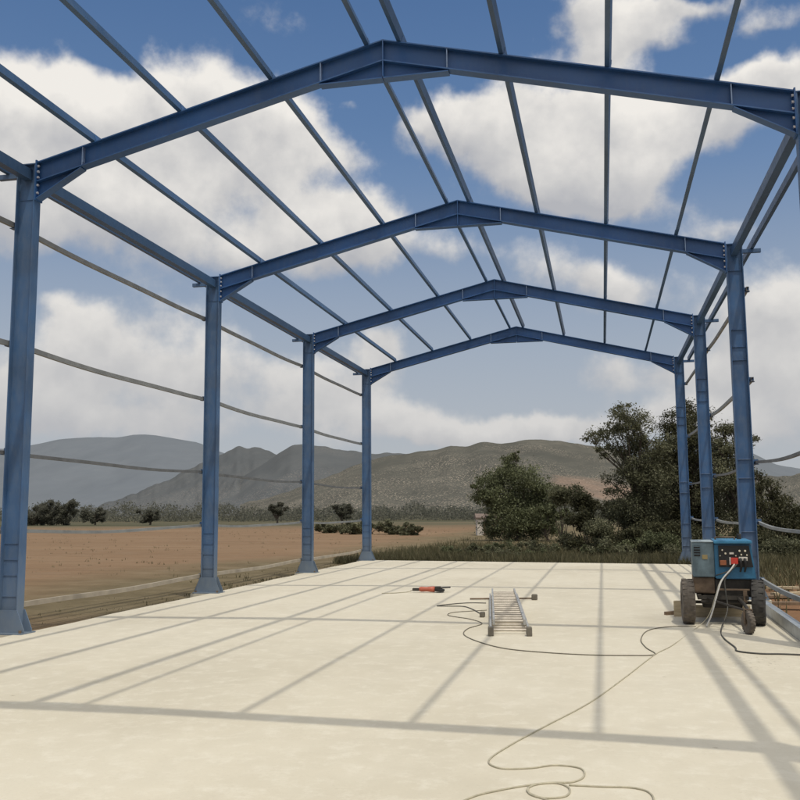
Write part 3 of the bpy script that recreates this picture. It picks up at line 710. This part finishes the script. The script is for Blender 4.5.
# middle tree
tree('bushy_tree', 'round bushy green tree standing alone behind the middle of the slab', gp_(517, 60),
     pb([(512, 463, 9), (505, 474, 13), (525, 478, 14), (490, 482, 12), (540, 490, 13), (482, 497, 10), (500, 495, 17), (522, 500, 18), (545, 506, 12), (494, 512, 9), (510, 518, 16), (530, 520, 15), (548, 520, 9), (474, 486, 5), (516, 455, 4), (492, 528, 11), (512, 531, 12), (534, 532, 12), (552, 531, 9), (556, 503, 7)], 60, 1.2), .15, 34, .08, M_LEAF_GREEN, fork=.3)
for i, (px, py, r) in enumerate(((545, 512, 8), (560, 515, 7), (548, 525, 6))):
    c = at(px, py, 58); rr = r*58/F
    tree('scrub_bush', 'low green bush just right of the round bushy tree', (c.x, 58, gz(c.x, 58)), [(c+Vector((random.uniform(-1, 1)*rr, 0, random.uniform(-.6, .5)*rr)), rr*.6) for _ in range(6)], .05, 26, .09, M_LEAF_GREEN, 'bush', 'low bushes by the round tree', .2)
# trees of the far hedge line on the left, each its own thing
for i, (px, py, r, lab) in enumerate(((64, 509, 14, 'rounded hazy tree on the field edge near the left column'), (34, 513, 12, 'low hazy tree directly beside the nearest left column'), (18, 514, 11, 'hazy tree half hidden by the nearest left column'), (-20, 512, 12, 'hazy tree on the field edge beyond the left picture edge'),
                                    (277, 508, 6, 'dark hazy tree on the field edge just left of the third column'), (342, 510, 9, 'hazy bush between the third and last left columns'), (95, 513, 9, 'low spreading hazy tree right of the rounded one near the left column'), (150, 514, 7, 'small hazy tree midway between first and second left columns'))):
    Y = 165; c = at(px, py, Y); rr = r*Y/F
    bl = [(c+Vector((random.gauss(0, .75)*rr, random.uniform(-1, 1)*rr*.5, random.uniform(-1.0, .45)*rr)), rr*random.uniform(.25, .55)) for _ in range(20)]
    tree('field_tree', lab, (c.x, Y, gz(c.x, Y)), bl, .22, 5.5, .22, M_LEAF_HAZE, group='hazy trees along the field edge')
C_ = []
for _ in range(5200):                        # far hedge that reads as one mass
    px = rng.uniform(-120, 620); Y = rng.uniform(230, 300)
    hgt = 5.2*(.35+.65*(.5+.28*math.sin(px*.11)*math.cos(px*.043+1)+.22*math.sin(px*.31+2*math.sin(px*.07))))*(1.15 if px < 230 else .9)
    p = at(px, 512, Y); n = 9
    C_.append(np.array([p.x, p.y, -.2+hgt*rng.uniform(.05, 1)]) + rng.normal(size=(n, 3))*np.array([1.0, 1.0, .5]))
C_ = np.concatenate(C_)
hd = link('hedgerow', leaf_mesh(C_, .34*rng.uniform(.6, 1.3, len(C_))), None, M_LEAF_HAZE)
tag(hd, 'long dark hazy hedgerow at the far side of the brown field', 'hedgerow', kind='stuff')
# brown scrub clumps at the edge of the field, mid distance
for i, (px, py, r, Y) in enumerate(((325, 524, 7, 84), (340, 522, 8, 86), (372, 522, 9, 82), (392, 521, 9, 80), (352, 524, 7, 80), (411, 526, 7, 76))):
    c = at(px, py, Y); rr = r*Y/F
    bl = [((c.x+random.uniform(-1, 1)*rr*1.6, Y+random.uniform(-1, 1)*rr, gz(c.x, Y)+random.uniform(.1, 1.2)*rr), rr*.5) for _ in range(12)]
    tree('scrub_bush', 'brownish scrub bush on the field edge by the last left column', (c.x, Y, gz(c.x, Y)), bl, .05, 16, .12, M_LEAF_OLIVE, 'bush', 'brown scrub on the field edge', .2)
# dry grass
N = 26000
gx = rng.uniform(-9, 14, N); gy = 28.6+rng.exponential(7, N); 
k1 = np.where(gx < 2.4, gy > 30.35-1.75*(gx+7.75)/10.2, True); gx, gy = gx[k1], gy[k1]
ex = rng.uniform(2.7, 7, 2600); ey = rng.uniform(9, 29, 2600); kk = rng.uniform(size=2600) < .06+.94*(ey > 20)
lx = -7.5-rng.exponential(.5, 500)-.22; ly = rng.uniform(7, 31, 500)
wx = -9-rng.uniform(0, 1, 1500)*70; wy = 24+rng.uniform(0, 1, 1500)**1.5*95
gx = np.concatenate([gx, ex[kk], wx, lx]); gy = np.concatenate([gy, ey[kk], wy, ly])
hh = np.concatenate([rng.uniform(.10, .42, len(gx)-len(lx)-len(wx)), rng.uniform(.03, .12, len(wx)), rng.uniform(.02, .07, len(lx))])
cv = []; 
B = 4
n = len(gx)
bx = np.repeat(gx, B)+rng.normal(0, .06, n*B); by = np.repeat(gy, B)+rng.normal(0, .06, n*B); bh = np.repeat(hh, B)*rng.uniform(.5, 1.2, n*B)
bz = -.16-.10*np.clip((by-30)/8, 0, 1)
lean = rng.normal(0, .35, (n*B, 2))*bh[:, None]; th = rng.uniform(0, np.pi, n*B); wd = .012+.02*bh
dx, dy = np.cos(th)*wd, np.sin(th)*wd
v = np.stack([np.stack([bx-dx, by-dy, bz-.03], 1), np.stack([bx+dx, by+dy, bz-.03], 1), np.stack([bx+lean[:, 0], by+lean[:, 1], bz+bh], 1)], 1).reshape(-1, 3)
me = bpy.data.meshes.new('grass'); q = n*B
me.vertices.add(3*q); me.vertices.foreach_set('co', v.ravel().astype(np.float32)); me.loops.add(3*q); me.loops.foreach_set('vertex_index', np.arange(3*q, dtype=np.int32))
me.polygons.add(q); me.polygons.foreach_set('loop_start', np.arange(0, 3*q, 3, dtype=np.int32)); me.polygons.foreach_set('loop_total', np.full(q, 3, np.int32)); me.update()
tag(link('dry_grass', me, None, M_GRASS), 'rough dry grass growing around the back and sides of the slab', 'grass', kind='stuff')

# small whitewashed hut by the middle tree
p = at(481, 527, 75); HB = empty('field_hut', (p.x, 75, gz(p.x, 75)), R(12)); tag(HB, 'small pale masonry hut half hidden left of the bushy tree', 'hut')
bm = BM(); box(bm, -.3, 1.6, 0, 1.6, -.1, 1.35, .02); build('wall', bm, M_STONE, HB)
bm = BM(); prism_x(bm, [(-.15, 1.36), (1.75, 1.36), (1.75, 1.44), (.8, 1.75), (-.15, 1.44)], -.42, 1.72); build('roof', bm, M_ROOF, HB)
bm = BM(); box(bm, .2, 1.3, -.02, -.004, 0, 1.2); build('door', bm, M_WOOD_DARK, HB)

# ------------------------------------------------------------------ hills
def hill(name, prof, D, Dn, m, rough, seed, nx=220, ny=36, back=1.5):
    r2 = np.random.default_rng(seed)
    xs = np.linspace(prof[0][0], prof[-1][0], nx); pys = np.interp(xs, [p[0] for p in prof], [p[1] for p in prof])
    pys = pys + np.convolve(r2.normal(0, 1.6, nx+6), np.ones(7)/7, 'valid')*1.6 + np.convolve(r2.normal(0, 1, nx+2), np.ones(3)/3, 'valid')*.5; ks = np.ones(3)/3; pp = np.pad(pys, 1, 'edge'); pys = np.convolve(pp, ks, 'valid')
    ph = r2.uniform(0, 6.28, (10, 3)); fr = [(2**i)*2.3 for i in range(6)]
    bm = BM(); rows = []
    for j in range(ny+12):
        t = min(1, j/ny); row = []
        for i, (px, py) in enumerate(zip(xs, pys)):
            top = at(px, py, D); u = i/nx
            if j <= ny:
                Y = Dn+(D-Dn)*t; H = (top.z+8)
                prof_z = t**1.25
                nz = sum(math.sin(u*40*f*.35+ph[q][0]+2.2*math.sin(t*3*f*.4+ph[q][1]))*math.cos(t*2.2*f*.5+ph[q][2])/f for q, f in enumerate(fr))
                z = -8 + H*(prof_z + rough*nz*t*(1-t)*2.2 + rough*.10*nz*t)
                x = CAM.x+(top.x-CAM.x)*(Y/D)
            else:
                b = (j-ny)/12; Y = D+(D-Dn)*b*back; x = top.x; z = -8+(top.z+8+0)*(1-b)**1.3
            row.append(bm.verts.new((x, Y, z)))
        rows.append(row)
    for j in range(len(rows)-1):
        for i in range(nx-1): bm.faces.new((rows[j][i], rows[j][i+1], rows[j+1][i+1], rows[j+1][i]))
    o = build(name, bm, m, None, True); o['kind'] = 'structure'; return o
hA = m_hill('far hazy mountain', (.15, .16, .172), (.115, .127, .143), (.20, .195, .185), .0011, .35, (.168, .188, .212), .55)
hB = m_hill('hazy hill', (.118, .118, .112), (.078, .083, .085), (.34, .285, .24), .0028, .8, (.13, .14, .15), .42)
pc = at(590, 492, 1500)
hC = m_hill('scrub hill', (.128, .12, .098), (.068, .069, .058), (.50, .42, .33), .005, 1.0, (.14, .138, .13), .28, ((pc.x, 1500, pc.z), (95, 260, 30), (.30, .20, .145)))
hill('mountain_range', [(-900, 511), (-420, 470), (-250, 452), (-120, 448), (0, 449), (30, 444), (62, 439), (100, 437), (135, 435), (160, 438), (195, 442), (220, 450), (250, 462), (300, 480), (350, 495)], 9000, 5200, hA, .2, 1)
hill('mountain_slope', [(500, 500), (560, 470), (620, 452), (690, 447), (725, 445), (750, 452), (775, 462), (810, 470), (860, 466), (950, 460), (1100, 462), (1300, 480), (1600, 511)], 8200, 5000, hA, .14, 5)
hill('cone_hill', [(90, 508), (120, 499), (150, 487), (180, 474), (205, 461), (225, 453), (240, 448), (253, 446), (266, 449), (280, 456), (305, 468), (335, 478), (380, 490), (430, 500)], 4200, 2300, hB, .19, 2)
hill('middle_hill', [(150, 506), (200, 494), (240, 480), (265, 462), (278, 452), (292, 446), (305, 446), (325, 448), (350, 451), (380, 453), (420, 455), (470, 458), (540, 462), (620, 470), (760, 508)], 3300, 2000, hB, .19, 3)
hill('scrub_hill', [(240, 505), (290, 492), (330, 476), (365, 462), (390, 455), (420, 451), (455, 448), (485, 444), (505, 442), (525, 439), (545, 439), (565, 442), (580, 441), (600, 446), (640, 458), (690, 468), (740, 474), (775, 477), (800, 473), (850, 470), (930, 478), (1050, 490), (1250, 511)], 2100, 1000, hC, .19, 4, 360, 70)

# ------------------------------------------------------------------ sun and sky
SD = Vector((.238, -.30, 1)).normalized()
elev = math.asin(SD.z); azi = math.atan2(SD.x, SD.y)
sl = bpy.data.lights.new('sun', 'SUN'); sl.energy = 1.8; sl.angle = R(.6); sl.color = (1, .94, .82)
so = bpy.data.objects.new('sun', sl); COL.objects.link(so)
so.rotation_euler = SD.to_track_quat('Z', 'Y').to_euler()

W = bpy.data.worlds.new('World'); S.world = W; W.use_nodes = True
nt = W.node_tree; nt.nodes.clear()
out = nt.nodes.new('ShaderNodeOutputWorld'); bg = nt.nodes.new('ShaderNodeBackground'); nt.links.new(bg.outputs[0], out.inputs[0])
bg.inputs['Strength'].default_value = .1
sky = nt.nodes.new('ShaderNodeTexSky'); sky.sky_type = 'NISHITA'; sky.sun_disc = False
sky.sun_elevation = elev; sky.sun_rotation = azi; sky.air_density = 1.0; sky.dust_density = .7; sky.ozone_density = 2.0

# cloud field: a node group that takes (azimuth, elevation) and returns cover
def AE(px, py):
    d = ray(px, py); return math.atan2(d.x, d.y), math.asin(d.z)
CL = [  # (x, y, rx, ry, weight) surveyed cloud masses
 (70, 112, 62, 34, 1.1), (180, 100, 62, 38, 1.2), (262, 108, 46, 26, .9), (20, 130, 60, 36, 1.0), (140, 160, 150, 45, 1.0), (290, 150, 50, 40, .75), (-60, 150, 120, 70, 1.0),
 (120, 230, 170, 40, .62), (90, 330, 34, 36, .95), (60, 300, 30, 16, .35), (150, 350, 90, 40, .6), (30, 390, 110, 45, .7), (230, 375, 120, 40, .6), (180, 310, 40, 18, .45), (240, 265, 70, 22, .55),
 (340, 212, 55, 24, 1.0), (385, 245, 75, 26, .85), (310, 235, 50, 25, .6), (345, 98, 12, 9, .5), (340, 150, 26, 22, .5),
 (470, 105, 52, 36, 1.1), (440, 130, 40, 30, .8), (560, 130, 80, 42, 1.1), (640, 140, 80, 36, 1.0), (545, 180, 80, 30, .9), (700, 120, 50, 26, .7), (740, 90, 46, 24, .95), (772, 72, 34, 16, .8), (600, 185, 70, 24, .6),
 (620, 20, 46, 24, .85), (690, 2, 60, 9, .8), (600, 55, 30, 22, .6), (670, 30, 26, 12, .45), (770, 14, 40, 10, .6),
 (640, 195, 60, 18, .5), (715, 228, 46, 15, .9), (690, 205, 40, 12, .5), (775, 305, 50, 32, 1.05), (810, 350, 60, 40, .9), (645, 288, 60, 28, .75), (610, 275, 60, 22, .5),
 (372, 345, 36, 30, 1.0), (395, 372, 40, 18, .6), (330, 395, 60, 26, .7), (440, 432, 46, 11, .9), (520, 430, 60, 14, .95), (610, 388, 62, 18, .9), (590, 365, 40, 14, .5), (720, 372, 70, 22, .8), (660, 422, 90, 18, .7), (760, 425, 80, 34, .75), (460, 262, 60, 16, .3), (500, 350, 60, 14, .35),
 (560, 435, 60, 12, .8), (160, 425, 260, 22, .75), (400, 415, 60, 14, .6)]
gt = bpy.data.node_groups.new('cloud_cover', 'ShaderNodeTree')
gt.interface.new_socket('ae', in_out='INPUT', socket_type='NodeSocketVector'); gt.interface.new_socket('dir', in_out='INPUT', socket_type='NodeSocketVector')
gt.interface.new_socket('cover', in_out='OUTPUT', socket_type='NodeSocketFloat'); gt.interface.new_socket('lit', in_out='OUTPUT', socket_type='NodeSocketFloat')
gi = gt.nodes.new('NodeGroupInput'); go = gt.nodes.new('NodeGroupOutput')
def vm(t, op, a, b=None):
    n = t.nodes.new('ShaderNodeVectorMath'); n.operation = op
    for i, v in enumerate((a, b)):
        if v is None: continue
        if hasattr(v, 'links'): t.links.new(v, n.inputs[i])
        else: n.inputs[i].default_value = v
    return n.outputs['Value'] if op in ('DOT_PRODUCT', 'LENGTH') else n.outputs[0]
wn = node(gt, 'ShaderNodeTexNoise', {'Vector': gi.outputs['dir'], 'Scale': 9.0, 'Detail': 5.0, 'Roughness': .55})
wv = vm(gt, 'SUBTRACT', wn.outputs['Color'], (.5, .5, .5)); wv = vm(gt, 'MULTIPLY', wv, (.11, .075, 0))
ae = vm(gt, 'ADD', gi.outputs['ae'], wv)
acc = None; accy = None
for x, y, rx, ry, w in CL:
    a, e = AE(x, y)
    q = vm(gt, 'SUBTRACT', ae, (a, e, 0)); q = vm(gt, 'MULTIPLY', q, (F/rx*math.cos(e)*1.02, F/ry*1.02, 0))
    g_ = math_(gt, 'POWER', .42, vm(gt, 'DOT_PRODUCT', q, q))
    acc = math_(gt, 'MULTIPLY_ADD', g_, w, acc if acc is not None else 0.0)
    accy = math_(gt, 'MULTIPLY_ADD', math_(gt, 'MULTIPLY', g_, vm(gt, 'DOT_PRODUCT', q, (.25*w, w, 0))), 1.0, accy if accy is not None else 0.0)
rel = math_(gt, 'DIVIDE', accy, math_(gt, 'ADD', acc, .15))
f1 = node(gt, 'ShaderNodeTexNoise', {'Vector': gi.outputs['dir'], 'Scale': 7.5, 'Detail': 9.0, 'Roughness': .58}).outputs[0]
# scattered clouds behind and beside the camera, where nothing was surveyed
sx = sep(gt, gi.outputs['ae'])
side_ = math_(gt, 'MULTIPLY_ADD', math_(gt, 'ABSOLUTE', math_(gt, 'ADD', sx[0], -YAW)), 2.2, -1.2, clamp=True)
high = math_(gt, 'MULTIPLY_ADD', sx[1], 3.0, -2.2, clamp=True)
wild = math_(gt, 'MAXIMUM', side_, high)
f0 = node(gt, 'ShaderNodeTexNoise', {'Vector': gi.outputs['dir'], 'Scale': 2.6, 'Detail': 3.0}).outputs[0]
wildc = math_(gt, 'MULTIPLY', math_(gt, 'MULTIPLY_ADD', f0, 5.0, -2.1), wild)
acc = math_(gt, 'ADD', acc, math_(gt, 'MAXIMUM', wildc, 0.0))
acc = math_(gt, 'MULTIPLY_ADD', math_(gt, 'ADD', f1, -.5), 2.5, acc)
f2 = node(gt, 'ShaderNodeTexNoise', {'Vector': vm(gt, 'ADD', gi.outputs['dir'], (.012, 0, .035)), 'Scale': 7.5, 'Detail': 4.0, 'Roughness': .56}).outputs[0]
lit_ = math_(gt, 'MULTIPLY_ADD', rel, .5, math_(gt, 'MULTIPLY', math_(gt, 'SUBTRACT', f1, f2), 1.5))
gt.links.new(acc, go.inputs[0]); gt.links.new(math_(gt, 'ADD', lit_, .5), go.inputs[1])

tc = nt.nodes.new('ShaderNodeTexCoord').outputs['Generated']
dv = vm(nt, 'NORMALIZE', tc); dx, dy, dz = sep(nt, dv)
az = math_(nt, 'ARCTAN2', dx, dy); el = math_(nt, 'ARCSINE', dz)
def comb(t, x, y):
    n = t.nodes.new('ShaderNodeCombineXYZ'); t.links.new(x, n.inputs[0]); t.links.new(y, n.inputs[1]); return n.outputs[0]
g = nt.nodes.new('ShaderNodeGroup'); g.node_tree = gt
nt.links.new(comb(nt, az, el), g.inputs['ae']); nt.links.new(dv, g.inputs['dir'])
c0, lit = g.outputs[0], g.outputs[1]
dens = nt.nodes.new('ShaderNodeMapRange'); dens.interpolation_type = 'SMOOTHSTEP'
nt.links.new(c0, dens.inputs[0]); dens.inputs[1].default_value = .34; dens.inputs[2].default_value = 1.0
dens = math_(nt, 'MULTIPLY', dens.outputs[0], .96)
K = 10.0
ccol = ramp(nt, lit, [(.12, (.46*K, .465*K, .49*K)), (.42, (.62*K, .61*K, .60*K)), (.80, (.90*K, .865*K, .81*K))])
skyc = mix(nt, .72, sky.outputs[0], ramp(nt, el, [(.0, (.33*K, .38*K, .45*K)), (.17, (.25*K, .34*K, .47*K)), (.35, (.13*K, .235*K, .43*K)), (.55, (.065*K, .15*K, .335*K))]))
c = mix(nt, dens, skyc, ccol)
hz = nt.nodes.new('ShaderNodeMapRange'); hz.interpolation_type = 'SMOOTHSTEP'; nt.links.new(el, hz.inputs[0])
hz.inputs[1].default_value = .0; hz.inputs[2].default_value = .42; hz.inputs[3].default_value = .64; hz.inputs[4].default_value = 0
c = mix(nt, hz.outputs[0], c, (.50*K, .505*K, .52*K))
# bright glow added around the sun, out of view, to fill the shadows
fill_glow = math_(nt, 'MULTIPLY_ADD', vm(nt, 'DOT_PRODUCT', dv, tuple(SD)), 2.0, -.9, clamp=True)
c = mix(nt, math_(nt, 'MULTIPLY', fill_glow, fill_glow), c, (1.95*K, 1.85*K, 1.66*K))
nt.links.new(c, bg.inputs['Color'])
W.cycles.sampling_method = 'MANUAL'; W.cycles.sample_map_resolution = 512

S.view_settings.view_transform = 'Standard'; S.view_settings.look = 'None'; S.view_settings.exposure = 0; S.view_settings.gamma = 1
S.render.film_transparent = False
